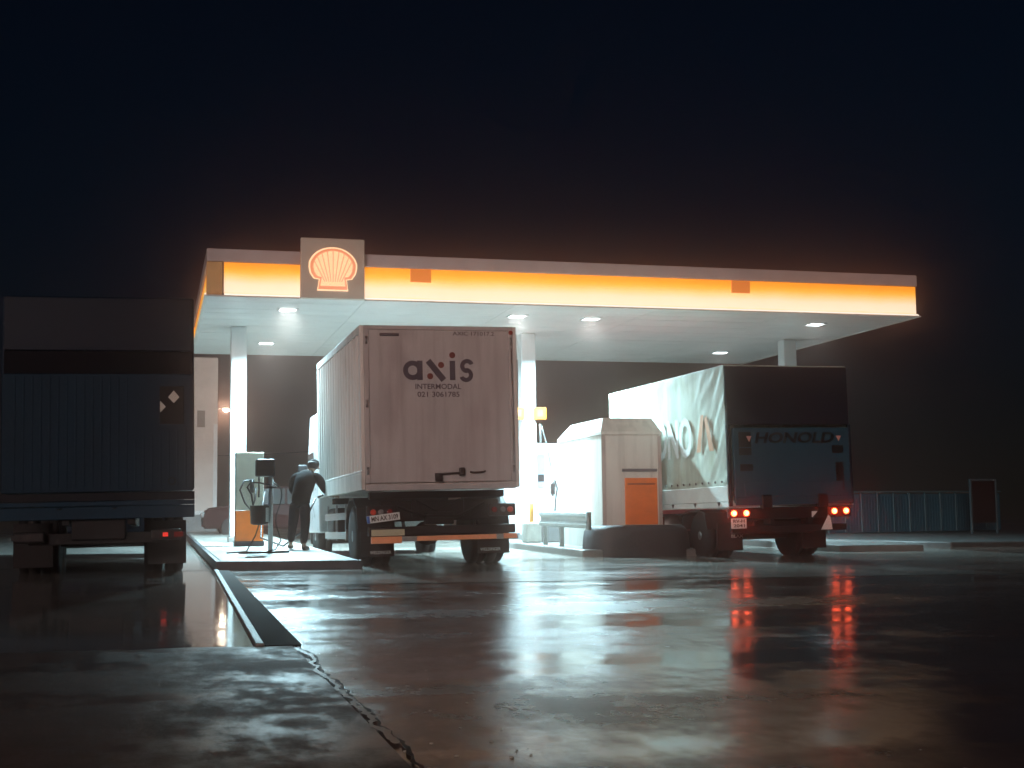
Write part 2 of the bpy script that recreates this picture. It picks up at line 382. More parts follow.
# scallop emblem sign on the edge of the canopy
sign = empty('emblem_sign', (3.32, CY0-.02, 4.98), 0, 'square grey sign box with glowing scallop emblem on the canopy edge', 'sign')
b = MB(); b.box(-.62, .62, -.16, -.042, 0, 1.19, .02); b.build('sign_box', mat('sign box grey', (.5, .43, .36), .45, vary=.12), sign)
def pecten(s=1., oy=0.):
    pts = [(-.325, -.42), (.315, -.42), (.285, -.19), (.40, -.17), (.475, -.06), (.5, .06)]
    for k in range(1, 20):
        a = (k/20)*(PI*.96)+.02
        pts.append((.51*math.cos(a), .06+.43*math.sin(a)))
    pts += [(-.5, .06), (-.475, -.06), (-.40, -.17), (-.285, -.19)]
    return [(x*s*.88, z*s*.88+.55+oy) for x, z in pts]
b = MB(); b.prism(pecten(1.07), -.178, -.163); b.build('emblem_border', emit('lit emblem edge', (1., .66, .36), 1.25), sign)
b = MB(); b.prism(pecten(1.0), -.19, -.1785); b.build('emblem_outline', emit('lit emblem orange', (1., .24, .05), .85), sign)
b = MB(); b.prism(pecten(.86, .012), -.2, -.1905); em = b.build('emblem', emit('lit emblem cream', (1., .6, .28), 1.15), sign)
b = MB()
for k in range(-4, 5):
    if k == 0 and False: continue
    a = PI/2 - k*.29
    p0 = Vector((.045*k*.9, -.202, .33)); 
    p1 = Vector((.40*math.cos(a), -.202, .60+.34*math.sin(a)))
    d = (p1-p0); n = Vector((-d.z, 0, d.x)).normalized()*.009
    vs = [b.bm.verts.new(v) for v in (p0-n, p0+n, p1+n, p1-n)]
    b.bm.faces.new(vs)
b.build('emblem_ribs', emit('lit rib orange', (1., .36, .11), .8), em)

# ------------------------------------------------------------------ trucks
def wheel(parent, x, y, r=.5, w=.3, face=1, dual=False):
    """tyre with a rim child; face = side the rim dish looks to"""
    prof = [(r*.58, -w/2), (r*.9, -w/2), (r*.97, -w*.42), (r, -w*.3), (r, -w*.05), (r*.985, -w*.04), (r*.985, w*.04), (r, w*.05), (r, w*.3), (r*.97, w*.42), (r*.9, w/2), (r*.58, w/2)]
    b = MB(); b.lathe(prof, 'x', seg=32)
    if dual: b.lathe(prof, 'x', c=(-face*(w+.03), 0, 0), seg=32)
    o = b.build('wheel', rubber, parent, (x, y, r))
    b = MB(); b.lathe([(r*.6, face*w*.3), (r*.6, face*w*.46), (r*.5, face*w*.47), (r*.42, face*w*.2), (r*.2, face*w*.16), (r*.18, face*w*.5), (.02, face*w*.52)], 'x', seg=24)
    for k in range(8):
        a = k*PI/4; b.box(face*w*.2-.02, face*w*.2+.02, r*.3*math.cos(a)-.02, r*.3*math.cos(a)+.02, r*.3*math.sin(a)-.02, r*.3*math.sin(a)+.02)
    b.build('rim', steel, o)
    return o

def cab(t, y0, w, h, paint, z0=.55):
    """forward control lorry cab, front towards +Y"""
    b = MB(); d = 1.75
    b.prism([(y0, z0), (y0+d, z0), (y0+d+.06, z0+.75), (y0+d-.12, z0+h*.72), (y0+d-.45, z0+h), (y0, z0+h)], -w/2, w/2, 'x', bevel=.05)
    c = b.build('cab', paint, t)
    b = MB(); b.prism([(y0+d+.062, z0+.85), (y0+d+.075, z0+.86), (y0+d-.1, z0+h*.72), (y0+d-.113, z0+h*.72)], -w/2+.12, w/2-.12, 'x'); b.build('windscreen', glass_m, c)
    for s in (-1, 1):
        b = MB(); xx = s*(w/2+.003); b.prism([(y0+.75, z0+.95), (y0+d-.1, z0+.95), (y0+d-.2, z0+h*.68), (y0+.75, z0+h*.68)], min(xx, xx+s*.012), max(xx, xx+s*.012), 'x'); b.build('window', glass_m, c)
        b = MB(); b.box(s*(w/2+.11)-.09, s*(w/2+.11)+.09, y0+d-.12, y0+d-.02, z0+.9, z0+1.4, .03); b.tube([(s*w/2, y0+d-.07, z0+1.3), (s*(w/2+.2), y0+d-.07, z0+1.35)], .018); b.build('mirror', black_m, c)
        b = MB(); b.box(s*(w/2-.32)-.18, s*(w/2-.32)+.18, y0+d+.03, y0+d+.09, z0+.12, z0+.32, .03); b.build('headlight', white_lens, c)
        wheel(t, s*(w/2-.18), y0+.95, .48, .28, s)
    b = MB(); b.box(-w/2+.05, w/2-.05, y0+d+.0, y0+d+.12, .32, z0+.02, .03); b.build('bumper', black_m, t)
    return c

# --- white swap body truck in the middle
axis = empty('box_truck', (4.42, 20.84, gz(4.42, 20.84)), .012, 'white corrugated box truck with axis lettering on its rear door', 'truck', lean=True)
BL, BZ0, BZ1, HW = 5.15, 1.22, 3.80, 1.275
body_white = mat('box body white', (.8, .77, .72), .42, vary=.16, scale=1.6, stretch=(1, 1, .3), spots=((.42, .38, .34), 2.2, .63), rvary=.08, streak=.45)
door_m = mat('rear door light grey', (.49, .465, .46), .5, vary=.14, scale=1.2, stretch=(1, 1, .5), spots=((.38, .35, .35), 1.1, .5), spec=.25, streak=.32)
b = MB()
# corrugated side walls
for s in (-1, 1):
    per, dep = .3, .035; y = .12; line = []
    while y < BL-.12:
        line += [(y, 0), (y+.09, 0), (y+.13, -dep), (y+.26, -dep)]; y += per
    line.append((BL-.1, 0))
    lo = [b.bm.verts.new((s*(HW-.01+o), yy, BZ0+.3)) for yy, o in line]; hi = [b.bm.verts.new((s*(HW-.01+o), yy, BZ1-.12)) for yy, o in line]
    for i in range(len(line)-1): b.bm.faces.new((lo[i], lo[i+1], hi[i+1], hi[i])) if s > 0 else b.bm.faces.new((lo[i+1], lo[i], hi[i], hi[i+1]))
box_body = b.build('cargo_box', body_white, axis)
b = MB()
for s in (-1, 1):
    x0, x1 = sorted((s*(HW-.06), s*HW))
    b.box(x0, x1, 0.02, BL, BZ1-.12, BZ1, .008); b.box(x0, x1, 0.02, BL, BZ0, BZ0+.26, .008); b.box(x0, x1+(.006 if s > 0 else 0), .02, BL, BZ0+.262, BZ0+.3, .006)
    b.box(x0, x1, .0, .12, BZ0+.302, BZ1-.122, .008); b.box(x0, x1, BL-.1, BL, BZ0+.302, BZ1-.122, .008)
    x0, x1 = sorted((s*(HW-.1), s*(HW-.062))); b.box(x0, x1, .05, BL, BZ0+.05, BZ1-.03)
b.box(-HW+.07, HW-.07, 0.06, BL-.01, BZ1-.04, BZ1-.012); b.box(-HW+.07, HW-.07, BL-.05, BL-.004, BZ0, BZ1-.05); b.box(-HW+.07, HW-.07, .06, BL-.05, BZ0+.02, BZ0+.12)
b.build('frame', body_white, box_body)
b = MB()
b.box(-HW+.062, -HW+.14, -.012, .05, BZ0+.1, BZ1-.07, .008); b.box(HW-.14, HW-.062, -.012, .05, BZ0+.1, BZ1-.07, .008)
b.box(-HW+.062, HW-.062, -.012, .05, BZ1-.068, BZ1-.003, .008); b.box(-HW+.062, HW-.062, -.015, .05, BZ0-.02, BZ0+.075, .008)
b.build('door_frame', mat('door frame', (.45, .425, .42), .45, vary=.2), box_body)
b = MB()
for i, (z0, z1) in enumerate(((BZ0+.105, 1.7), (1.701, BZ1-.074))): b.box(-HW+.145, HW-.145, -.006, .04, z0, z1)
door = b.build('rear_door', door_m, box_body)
b = MB(); b.box(-.12, -.0, -.06, -.008, 1.33, 1.46, .01); b.tube([(-.06, -.05, 1.44), (.3, -.05, 1.46)], .016); b.box(.27, .36, -.07, -.008, 1.41, 1.54, .015)
b.build('door_latch', black_m, door)
b = MB(); b.tube([(.46, -.008, 1.47), (.5, -.05, 1.46), (.66, -.05, 1.465), (.7, -.008, 1.48)], .016); b.build('door_handle', black_m, door)
for s in (-1, 1):
    for z in (1.45, 2.5, 3.5): b = MB(); b.tube([(s*(HW-.1), -.02, z), (s*(HW-.1), -.02, z+.12)], .018); b.build('hinge', steel, door)
b = MB(); b.tube([(HW-.1, -.03, 1.6), (HW-.1, -.03, 3.45)], .01); b.build('lock_rod', steel, door)
b = MB(); b.box(-.96, -.65, -.02, -.0065, 3.625, 3.675, .012); b.build('vent', navy_ink, door)
b = MB(); b.lathe([(.035, -.018), (.035, -.007)], 'y', c=(HW-.1, -.008, 3.7)); b.build('marker_light', red_lens, door)
lettering('lettering', 'AXIC 171017.2', .68, .065, navy_ink, door, (.56, -.009, 3.68), bold=.01)
# the axis word mark: strokes cut from flat sheet
def stroke(b, pts, w, y=-.01):
    for p, q in zip(pts, pts[1:]):
        p, q = Vector((p[0], 0, p[1])), Vector((q[0], 0, q[1])); d = (q-p).normalized(); n = Vector((-d.z, 0, d.x))*w/2
        for dy in (0,):
            vs = [b.bm.verts.new(v+Vector((0, y, 0))) for v in (p-n, q-n, q+n, p+n)]; b.bm.faces.new(vs)
def arc(b, cx, cz, r0, r1, a0, a1, y=-.01, n=22):
    prev = None
    for i in range(n+1):
        a = a0+(a1-a0)*i/n; v = (b.bm.verts.new((cx+r0*math.cos(a), y, cz+r0*math.sin(a))), b.bm.verts.new((cx+r1*math.cos(a), y, cz+r1*math.sin(a))))
        if prev: b.bm.faces.new((prev[0], v[0], v[1], prev[1]))
        prev = v
b = MB(); zb = 2.93; hx = .31
arc(b, -.44, zb+hx/2, .075, hx/2, 0, 2*PI, n=32); stroke(b, [(-.325, zb), (-.325, zb+hx)], .09, -.0112)
stroke(b, [(-.19, zb+hx), (.06, zb)], .1)
stroke(b, [(.205, zb), (.205, zb+hx)], .09)
arc(b, .445, zb+hx*.73, .045, .115, PI*.12, PI*1.5); arc(b, .425, zb+hx*.27-.0, .045, .115, -PI*.88, PI*.5)
stroke(b, [(.44, zb+hx/2), (.425, zb+hx/2)], .08, -.0112)
b.build('lettering', navy_ink, door)
for cx, cz in ((.02, zb+hx*.78), (-.16, zb+hx*.2), (.205, zb+hx+.09)):
    b = MB(); arc(b, cx, cz, 0.001, .05, 0, 2*PI, n=18); b.build('lettering_dot', red_ink, door)
lettering('lettering', 'INTERMODAL', .74, .085, navy_ink, door, (-.03, -.009, 2.83), bold=.012)
lettering('lettering', '021 3061785', .68, .085, navy_ink, door, (-.03, -.009, 2.705), bold=.012)
# chassis
b = MB()
for s in (-.42, .42): b.box(s-.05, s+.05, .1, 7.0, .78, 1.06, .008)
for y in (.25, 1.3, 2.6, 4.2): b.box(-.37, .37, y, y+.12, .8, 1.02)
b.box(-1.1, 1.1, .35, .5, 1.08, 1.19, .01); b.box(-1.1, 1.1, 4.4, 4.55, 1.08, 1.19, .01); b.box(-.95, .95, .16, .22, .72, 1.04, .015)
b.tube([(-.8, 1.25, .5), (.8, 1.25, .5)], .09); b.lathe([(.05, -.17), (.2, -.1), (.2, .1), (.05, .17)], 'y', c=(0, 1.25, .52), seg=16)
b.box(-.25, .2, .08, .3, .66, .86, .02); b.tube([(-.7, .12, .95), (-.3, .06, .8), (.25, .06, .78), (.7, .12, .98)], .022); b.tube([(-.4, .1, 1.05), (-.1, .08, .88), (.3, .1, 1.05)], .014)
b.build('chassis', chassis_m, axis)
for s in (-1, 1):
    b = MB(); b.box(s*.98-.22, s*.98+.22, .03, .12, .77, .97, .02); o = b.build('light_bracket', black_m, axis)
    for dx, m in ((-.14, red_lens), (0, white_lens), (.12, emit('dim red lamp', (1, .09, .03), .12, (.3, .015, .01)))):
        b = MB(); b.lathe([(.046, 0), (.046, -.035), (.03, -.05)], 'y', c=(s*.98+dx*s, .028, .87), seg=14); b.build('tail_light', m, o)
    b = MB(); b.box(s*.95-.27, s*.95+.27, .55, .57, .17, .8, .004); o = b.build('mudflap', rubber, axis)
    lettering('lettering', 'WELDINGER', .34, .05, plate_m, o, (s*.9, .545, .24), bold=.01)
    b = MB(); b.prism([(s*.95+.3*math.cos(a), 0) for a in (0, 1)] if False else [(.62+.0, .62), (.72, .95), (1.05, 1.12), (1.45, 1.12), (1.78, .95), (1.88, .62), (1.84, .62), (1.75, .93), (1.44, 1.08), (1.06, 1.08), (.75, .93), (.66, .62)], s*.95-.3, s*.95+.3, 'x'); b.build('mudguard', black_m, axis)
    wheel(axis, s*1.1, 1.25, .5, .27, s, dual=True)
    # side guards
    b = MB(); 
    for z in (.45, .78): b.box(s*1.2-.015, s*1.2+.015, 2.1, 4.7, z, z+.12, .006)
    for y in (2.3, 3.4, 4.5): b.box(s*1.17-.02, s*1.17+.012, y, y+.06, .42, 1.05)
    b.build('side_guard', steel, axis)
b = MB(); b.prism([(-1.2+.0, .42), (-.55, .42), (-.55, 1.0), (-1.2, 1.0)], 3.6, 4.4, 'y', bevel=.06); b.build('fuel_tank', chassis_m, axis)
b = MB(); b.box(-1.18, 1.18, -.005, .11, .5, .64, .015); b.tube([(-.6, .1, .6), (-.6, .3, .85)], .03); b.tube([(.6, .1, .6), (.6, .3, .85)], .03); bar = b.build('underrun_bar', chassis_m, axis)
stripe_m = mat('orange reflective strip', (.95, .4, .2), .35, vary=.15, scale=6)
b = MB(); b.box(-1.14, -.66, -.02, .05, .385, .49, .006); b.box(-.42, .86, -.02, .05, .41, .485, .006); b.box(.98, 1.2, -.02, .05, .41, .49, .006); b.build('reflective_strip', stripe_m, bar)
for x0, x1 in ((-.655, -.425), (.865, .975)): b = MB(); b.box(x0, x1, -.012, .05, .405, .485, .004); b.build('clamp', galv, bar)
Mp = Matrix.Translation((-.95, -.03, .78)) @ Matrix.Rotation(-.11, 4, 'Y')
b = MB(); b.box(-.26, .26, -.008, .008, -.058, .058, .004, M=Mp); pl = b.build('number_plate', plate_m, axis)
b = MB(); b.box(-.26, -.215, -.0105, -.0085, -.055, .055, M=Mp); b.build('plate_band', blue_ink, pl)
lettering('lettering', 'MN AX 3109', .42, .075, ink, pl, (-.93, -.0405, .782), rot=(PI/2, -.11, 0) if False else (PI/2, 0, 0), bold=.02).rotation_euler = (PI/2, -.11, 0)
b = MB(); b.box(-1.14, -.62, -.02, -.005, .5, .6, .004, M=Matrix.Translation((0, -.012, 0))); b.build('marker_plate', mat('pale yellow plate', (.55, .53, .36), .4), axis)
cab(axis, BL+.25, 2.45, 2.35, mat('cab white', (.6, .6, .6), .3, coat=.5))

# --- tarpaulin truck on the right
hon = empty('tarpaulin_truck', (10.99, 21.97, gz(10.99, 21.97)), .06, 'tarpaulin sided truck with lit tail lights and a raised blue tail lift', 'truck', lean=True)
HL, HZ0, HZ1, HH = 5.35, .93, 3.43, 1.25
tarp_m = mat('pale green grey tarpaulin', (.5, .55, .47), .5, vary=.22, scale=1.3, stretch=(1, 1, .5), spots=((.36, .38, .24), 1.4, .58), streak=.4)
bm = bmesh.new()
def tarp_side(s):
    ny, nzz = 110, 60; V = []
    for j in range(nzz+1):
        row = []
        for i in range(ny+1):
            y = .02+(HL-.06)*i/ny; z = 1.3+(HZ1-1.3)*j/nzz
            k = math.exp(-(y/1.0)**2)          # creases gather at the rear corner strap
            d = .016*noise.noise((y*1.1, z*1.6, s*3.))
            u = (z-1.5)*.75+y*.9
            d += k*.03*noise.noise((u*5.5, (y-z*.35)*1.3, 2.)) + .008*math.sin(y*9+1.2*noise.noise((y*2, z*.8, 5)))
            e = min(1, (HZ1-z)/.15)*min(1, (z-1.3)/.1+.25)
            row.append(bm.verts.new((s*(HH-.012+d*e), y, z)))
        V.append(row)
    for j in range(nzz):
        for i in range(ny):
            q = (V[j][i], V[j][i+1], V[j+1][i+1], V[j+1][i]); f = bm.faces.new(q if s > 0 else q[::-1]); f.smooth = True
tarp_side(-1); tarp_side(1)
b = MB.__new__(MB); b.bm = bm
b.box(-HH+.02, HH-.02, .02, HL-.02, HZ1-.012, HZ1+.012, .006); b.box(-HH+.03, HH-.03, HL-.06, HL-.03, HZ0+.1, HZ1-.02)
tarp = b.build('tarpaulin', tarp_m, hon)
for i in range(20): 
    y = .2+i*.26
    for s in (-1, 1): b = MB(); b.lathe([(.022, -.006), (.022, .006)], 'x', c=(s*(HH+.012), y, 1.385), seg=8); b.build('eyelet', black_m, tarp)
b = MB()
for s in (-1, 1):
    x0, x1 = sorted((s*(HH-.035), s*HH)); b.box(x0, x1, .05, HL, HZ0+.1, 1.31, .008); b.box(x0, x1+(0.012 if s > 0 else 0), 0, HL, HZ0-.0, HZ0+.095, .008)
    x0, x1 = sorted((s*(HH-.03), s*(HH+.014))); b.box(x0, x1, -.005, .048, HZ0+.1, 1.33, .006)
b.box(-HH+.04, HH-.04, .06, HL, HZ0+.02, HZ0+.12)
sb = b.build('side_board', mat('white side board', (.68, .7, .66), .42, vary=.15), hon)
b = MB()
for i in range(6):
    y = .35+i*.95
    for s in (-1, 1): b = MB(); b.prism([(y-.045, 1.03), (y+.045, 1.03), (y, .96)], s*(HH+.016)-.008, s*(HH+.016)+.008, 'x'); b.build('latch', black_m, sb)
white_ink = mat('pale print on tarp', (.7, .73, .71), .5, vary=.2)
lettering('lettering', 'HONO', 2.1, .75, white_ink, tarp, (-HH-.03, 2.35, 2.25), rot=(PI/2, 0, -PI/2), bold=.03, depth=.003)
b = MB()
def flat_yz(pts):
    vs = [b.bm.verts.new((-HH-.03, y, z)) for y, z in pts]; b.bm.faces.new(vs)
flat_yz([(1.12, 1.95), (.95, 1.95), (.78, 2.62), (.9, 2.62)]); flat_yz([(.42, 1.95), (.6, 1.95), (.76, 2.55), (.66, 2.6)])
b.build('emblem', mat('orange print on tarp', (.6, .32, .2), .5, vary=.3), tarp)
# rear: dark header, tail lift platform folded up
rear_dark = mat('dark rear tarpaulin', (.004, .01, .021), .6, spec=.2, vary=.3, scale=2)
b = MB(); b.box(-HH+.02, HH-.02, -.02, .02, 2.38, HZ1-.01, .01); b.box(-HH+.0, -HH+.07, -.03, .018, .95, 2.378, .008); b.box(HH-.07, HH, -.03, .018, .95, 2.378, .008); b.build('rear_tarpaulin', rear_dark, hon)
lift_m = mat('blue grey lift platform', (.012, .06, .09), .55, spec=.12, vary=.2, scale=2.5, stretch=(1, 1, .6))
b = MB(); b.box(-1.16, 1.16, -.1, -.035, 1.0, 2.32, .012); b.box(-1.17, 1.17, -.115, -.1, .96, 1.1, .006); b.box(-.98, .98, -.112, -.1, 1.12, 1.36, .004); lift = b.build('tail_lift', lift_m, hon)
lettering('lettering', 'HONOLD', 1.6, .2, ink, lift, (.05, -.108, 2.14), bold=.03, shear=.2)
for x0, x1, z0, z1 in ((-1.06, -.82, 1.98, 2.24), (-1.06, -.82, 1.84, 1.96), (-1.05, -.8, 1.56, 1.68), (.86, 1.02, 1.2, 1.7), (.8, 1.03, 1.86, 2.0)):
    b = MB(); b.box(x0, x1, -.108, -.1005, z0, z1); b.build('warning_label', ink, lift)
for x in (-.86, .94): b = MB(); b.prism([(x-.05, 2.17), (x+.05, 2.17), (x, 2.07)], -.116, -.109, 'y'); b.build('reflector', mat('faint red reflector', (.7, .3, .25), .3), lift)
for x in (-.56, .56): b = MB(); b.box(x-.1, x+.1, -.14, -.02, .9, 1.14, .02); b.tube([(x, -.02, .95), (x, .5, .6)], .05); b.build('lift_arm', chassis_m, hon)
b = MB()
for s in (-.38, .38): b.box(s-.04, s+.04, .05, 7, .62, .86, .008)
b.box(-1.15, 1.15, .1, .18, .48, .6, .01); b.box(-1.2, 1.2, .02, .1, .72, .92, .01); b.tube([(-.7, 1.35, .42), (.7, 1.35, .42)], .08); b.box(-.6, .6, .3, 1.0, .45, .7, .03)
b.build('chassis', chassis_m, hon)
tail_m = emit('lit tail light', (1, .07, .02), 28, (.5, .03, .02))
hot_m = emit('lit tail bulb', (1, .3, .13), 12, (.8, .2, .1))
for s in (-1, 1):
    b = MB(); xc = s*1.07 if s < 0 else .93
    b.box(xc-.22, xc+.22, -.06, .02, .74, .91, .02); o = b.build('tail_light_housing', mat('dark red housing', (.1, .01, .008), .3), hon)
    for dx in (-.12, .12):
        b = MB(); b.lathe([(.05, 0), (.05, -.02), (.035, -.03)], 'y', c=(xc+dx, -.0605, .825), seg=16); q = b.build('tail_light', tail_m, o)
        b = MB(); b.lathe([(.03, 0), (.022, -.01), (.005, -.014)], 'y', c=(xc+dx, -.091, .825), seg=12); b.build('bulb', hot_m, q)
    b = MB(); b.box(s*.86-.25, s*.86+.25, .75, .77, .16, .66, .004); mf = b.build('mudflap', rubber, hon)
    if s < 0: lettering('lettering', 'BLAX', .24, .055, plate_m, mf, (-.72, .745, .42), bold=.02)
    wheel(hon, s*1.02, 1.4, .44, .25, s, dual=True)
    b = MB(); b.prism([(.85, .55), (.95, .85), (1.2, .91), (1.6, .91), (1.85, .85), (1.95, .55), (1.91, .55), (1.82, .83), (1.6, .88), (1.2, .88), (.98, .83), (.89, .55)], s*1.02-.24, s*1.02+.24, 'x'); b.build('mudguard', black_m, hon)
b = MB(); b.box(-1.24, -.94, -.045, -.03, .56, .74, .004); pl = b.build('number_plate', plate_m, hon)
lettering('lettering', 'RV-H', .22, .055, ink, pl, (-1.09, -.047, .69), bold=.02); lettering('lettering', '2041', .22, .055, ink, pl, (-1.09, -.047, .61), bold=.02)
b = MB(); b.prism([(.38, .72), (.5, .83), (.38, .83)], -.02, -.01, 'y'); b.prism([(.55, .5), (.78, .5), (.73, .8)], -.03, -.018, 'y'); b.build('warning_triangle', plate_m, hon)
b = MB(); b.lathe([(.1, -.5), (.24, -.48), (.27, -.44), (.27, .44), (.24, .48), (.1, .5)], 'y', c=(-.92, 3.4, .58), seg=20); b.build('fuel_tank', steel, hon)
b = MB(); b.box(-1.235, -1.225, 2.75, 2.86, .45, .8); b.build('side_reflector', red_lens, hon)
b = MB()
for z in (.42, .68): b.box(-1.19, -1.16, 4.0, 5.2, z, z+.1, .006)
b.build('side_guard', galv, hon)
cab(hon, HL+.2, 2.3, 2.2, mat('cab red', (.3, .03, .03), .3, coat=.5), z0=.5)

# --- dark blue truck on the left
lef = empty('box_truck', (-.68, 18.98, gz(-.68, 18.98)), 0, 'dark blue truck at the kerb seen from behind with folded tail lift', 'truck', lean=True)
LW, LL = 1.25, 6.6
blue_dark = mat('dark blue body', (.004, .014, .03), .5, spec=.15, vary=.25, scale=1.5, stretch=(1, 1, .4))
b = MB(); b.box(-LW, LW, .02, LL, 1.15, 3.8, .03); bd = b.build('cargo_box', blue_dark, lef)
b = MB(); b.box(-LW+.03, LW-.03, -.03, .018, 3.05, 3.78, .015); b.build('header_panel', mat('dark header', (.004, .012, .024), .5, spec=.2, vary=.25), bd)
b = MB(); b.box(-LW+.03, LW-.03, -.0, .017, 2.74, 3.045); b.build('gap_panel', mat('near black band', (.003, .004, .007), .7, spec=.1), bd)  # near-black panel in the band between header and lift
bm = bmesh.new(); b = MB.__new__(MB); b.bm = bm
b.box(-LW+.02, LW-.02, -.09, -.02, 1.14, 2.73, .012)
for i in range(21):                             # ribs of the platform, closer on the right
    x = LW-.12-.11*i
    b.box(x-.012, x+.012, -.096, -.091, 1.17, 2.0-.03*i if i < 7 else 2.7, .003)
lf = b.build('tail_lift', mat('dark blue lift platform', (.005, .023, .042), .55, spec=.12, vary=.25, scale=2, stretch=(1, 1, .4)), lef)
b = MB(); b.box(.79, 1.11, -.106, -.0915, 2.04, 2.56, .004); st = b.build('sticker', ink, lf)
def flat_xz(b, pts, y):
    b.bm.faces.new([b.bm.verts.new((x, y, z)) for x, z in pts])
b = MB(); flat_xz(b, [(.9, 2.41), (.975, 2.33), (1.05, 2.41), (.975, 2.5)], -.109); flat_xz(b, [(.795, 2.2), (.87, 2.28), (.795, 2.36)], -.109)
b.build('sticker_shape', mat('grey sticker print', (.6, .57, .5), .5), st)
b = MB(); arc(b, .95, 1.27, .035, .055, 0, 2*PI, y=-.1015); b.build('emblem', ink, lf)
b = MB(); b.box(-LW, LW, -.06, .02, 1.02, 1.13, .006); b.build('rear_sill', mat('dark sill', (.004, .006, .01), .5, spec=.15), lef)
b = MB(); b.box(-LW, LW, -.075, .02, .955, 1.015, .006); b.box(-LW, LW, -.04, .02, .78, .95, .01); b.build('rear_crossbar', mat('blue grey bar', (.006, .03, .055), .5, spec=.12, vary=.3), lef)
b = MB()
for s in (-.42, .42): b.box(s-.05, s+.05, .03, 8.2, .7, .94, .01)
b.box(-.9, .9, .1, .25, .45, .6, .01); b.tube([(-.8, 1.7, .5), (.8, 1.7, .5)], .09); b.box(-.35, .35, .05, .12, .5, .8, .02)
for x in (-.5, .2): b.tube([(x, -.02, .95), (x+.05, .4, .5)], .05)
b.build('chassis', chassis_m, lef)
for s in (-1, 1):
    b = MB(); b.box(s*.88-.2, s*.88+.2, -.02, .05, .48, .63, .03); o = b.build('tail_light_housing', black_m, lef)
    b = MB(); b.box(s*.87-.04, s*.87+.03, -.026, -.0205, .525, .58, .004); b.build('tail_light', emit('small red lamp', (1, .05, .03), .7, (.4, .02, .02)) if s > 0 else black_m, o)
    b = MB(); b.box(s*1.04-.06, s*1.04+.06, -.026, -.0205, .52, .585, .004); b.build('tail_light', red_lens if s > 0 else black_m, o)  # left lenses black: dimness of that side put into the colour
    b = MB(); b.box(s*.9-.26, s*.9+.26, .9, .92, .14, .75, .004); b.build('mudflap', rubber, lef)
    wheel(lef, s*1.0, 1.7, .48, .26, s, dual=True)
cab(lef, LL+.25, 2.4, 2.3, blue_dark, z0=.6)

# ------------------------------------------------------------------ pump side things on the left island
def isl(x, y): return gz(x, y)+.14
pump = empty('fuel_pump', (1.86, 27.4, isl(1.86, 27.4)), 0, 'cream fuel pump with orange lower panel beside the left column', 'fuel pump')
b = MB(); b.box(-.29, .29, -.2, .2, 0, .1, .01); b.build('plinth', kerb_dark, pump)
b = MB(); b.box(-.27, .27, -.2, .2, .1, .7, .012); b.build('lower_panel', orange_paint, pump)
b = MB(); b.prism([(-.27, .705), (.27, .705), (.27, 1.42), (.2, 1.46), (.2, 1.62), (.27, 1.64), (.27, 1.85), (-.27, 1.85)], -.2, .2, 'y', bevel=.012); b.build('housing', cream_paint, pump)
b = MB(); b.box(.2, .31, -.16, .16, 1.465, 1.615, .01); b.build('display', black_m, pump)
b = MB(); b.tube([(.05, -.22, 1.3), (-.12, -.34, 1.28), (-.2, -.36, 1.1), (-.1, -.33, .85), (.02, -.28, .7), (.1, -.24, .9), (.12, -.22, 1.15)], .018); b.build('hose', black_m, pump)
b = MB(); b.box(.0, .08, -.27, -.2, 1.05, 1.32, .01); b.tube([(.04, -.27, 1.3), (.04, -.33, 1.22), (.04, -.3, 1.12)], .016); b.build('nozzle', black_m, pump)

stand = empty('service_stand', (1.96, 23.5, isl(1.96, 23.5)), 0, 'white pole stand with black towel box and bucket in front of the pump', 'stand')
b = MB(); b.box(-.12, .12, -.12, .12, 0, .02, .006); b.build('foot_plate', steel, stand)
b = MB(); b.tube([(0, 0, .02), (0, 0, 1.3)], .042, 12); b.build('pole', white_paint, stand)
b = MB(); b.box(-.26, .06, -.15, .09, 1.3, 1.6, .03); b.tube([(-.2, -.02, 1.3), (-.2, -.02, .95)], .014); b.build('towel_box', black_m, stand)
b = MB(); b.lathe([(.1, .48), (.15, .5), (.165, .8), (.17, .81), (.15, .81), (.14, .56), (.02, .54)], 'z', c=(-.19, -.06, 0), seg=18); bu = b.build('bucket', black_m, stand)
b = MB(); b.box(-.1, -.05, -.235, -.228, .53, .77); b.build('bucket_label', plate_m, bu)
b = MB(); b.tube([(-.3, -.06, .82), (-.33, -.08, 1.0), (-.4, -.1, 1.12), (-.35, -.08, 1.2), (-.2, -.06, 1.2), (0, -.05, 1.15)], .016); b.box(-.08, .1, -.08, -.04, 1.1, 1.14, .01); b.build('squeegee', black_m, stand)
b = MB()
b.tube([(.04, 0, 1.22)]+[(.14+.05*math.sin(k*.8), .02, 1.2-.11*k) for k in range(1, 10)]+[(.08, -.04, .06), (-.1, -.1, .02)], .011)
b.tube([(-.2, -.12, .5), (-.27, -.2, .3), (-.42, -.26, .04), (-.75, -.3, .02)], .012)
b.tube([(-.55, -.3, .02), (-.2, -.22, .022), (.1, -.16, .02), (.3, -.1, .022), (.2, -.02, .02), (-.05, -.14, .024)], .02)
b.build('hose', black_m, stand)

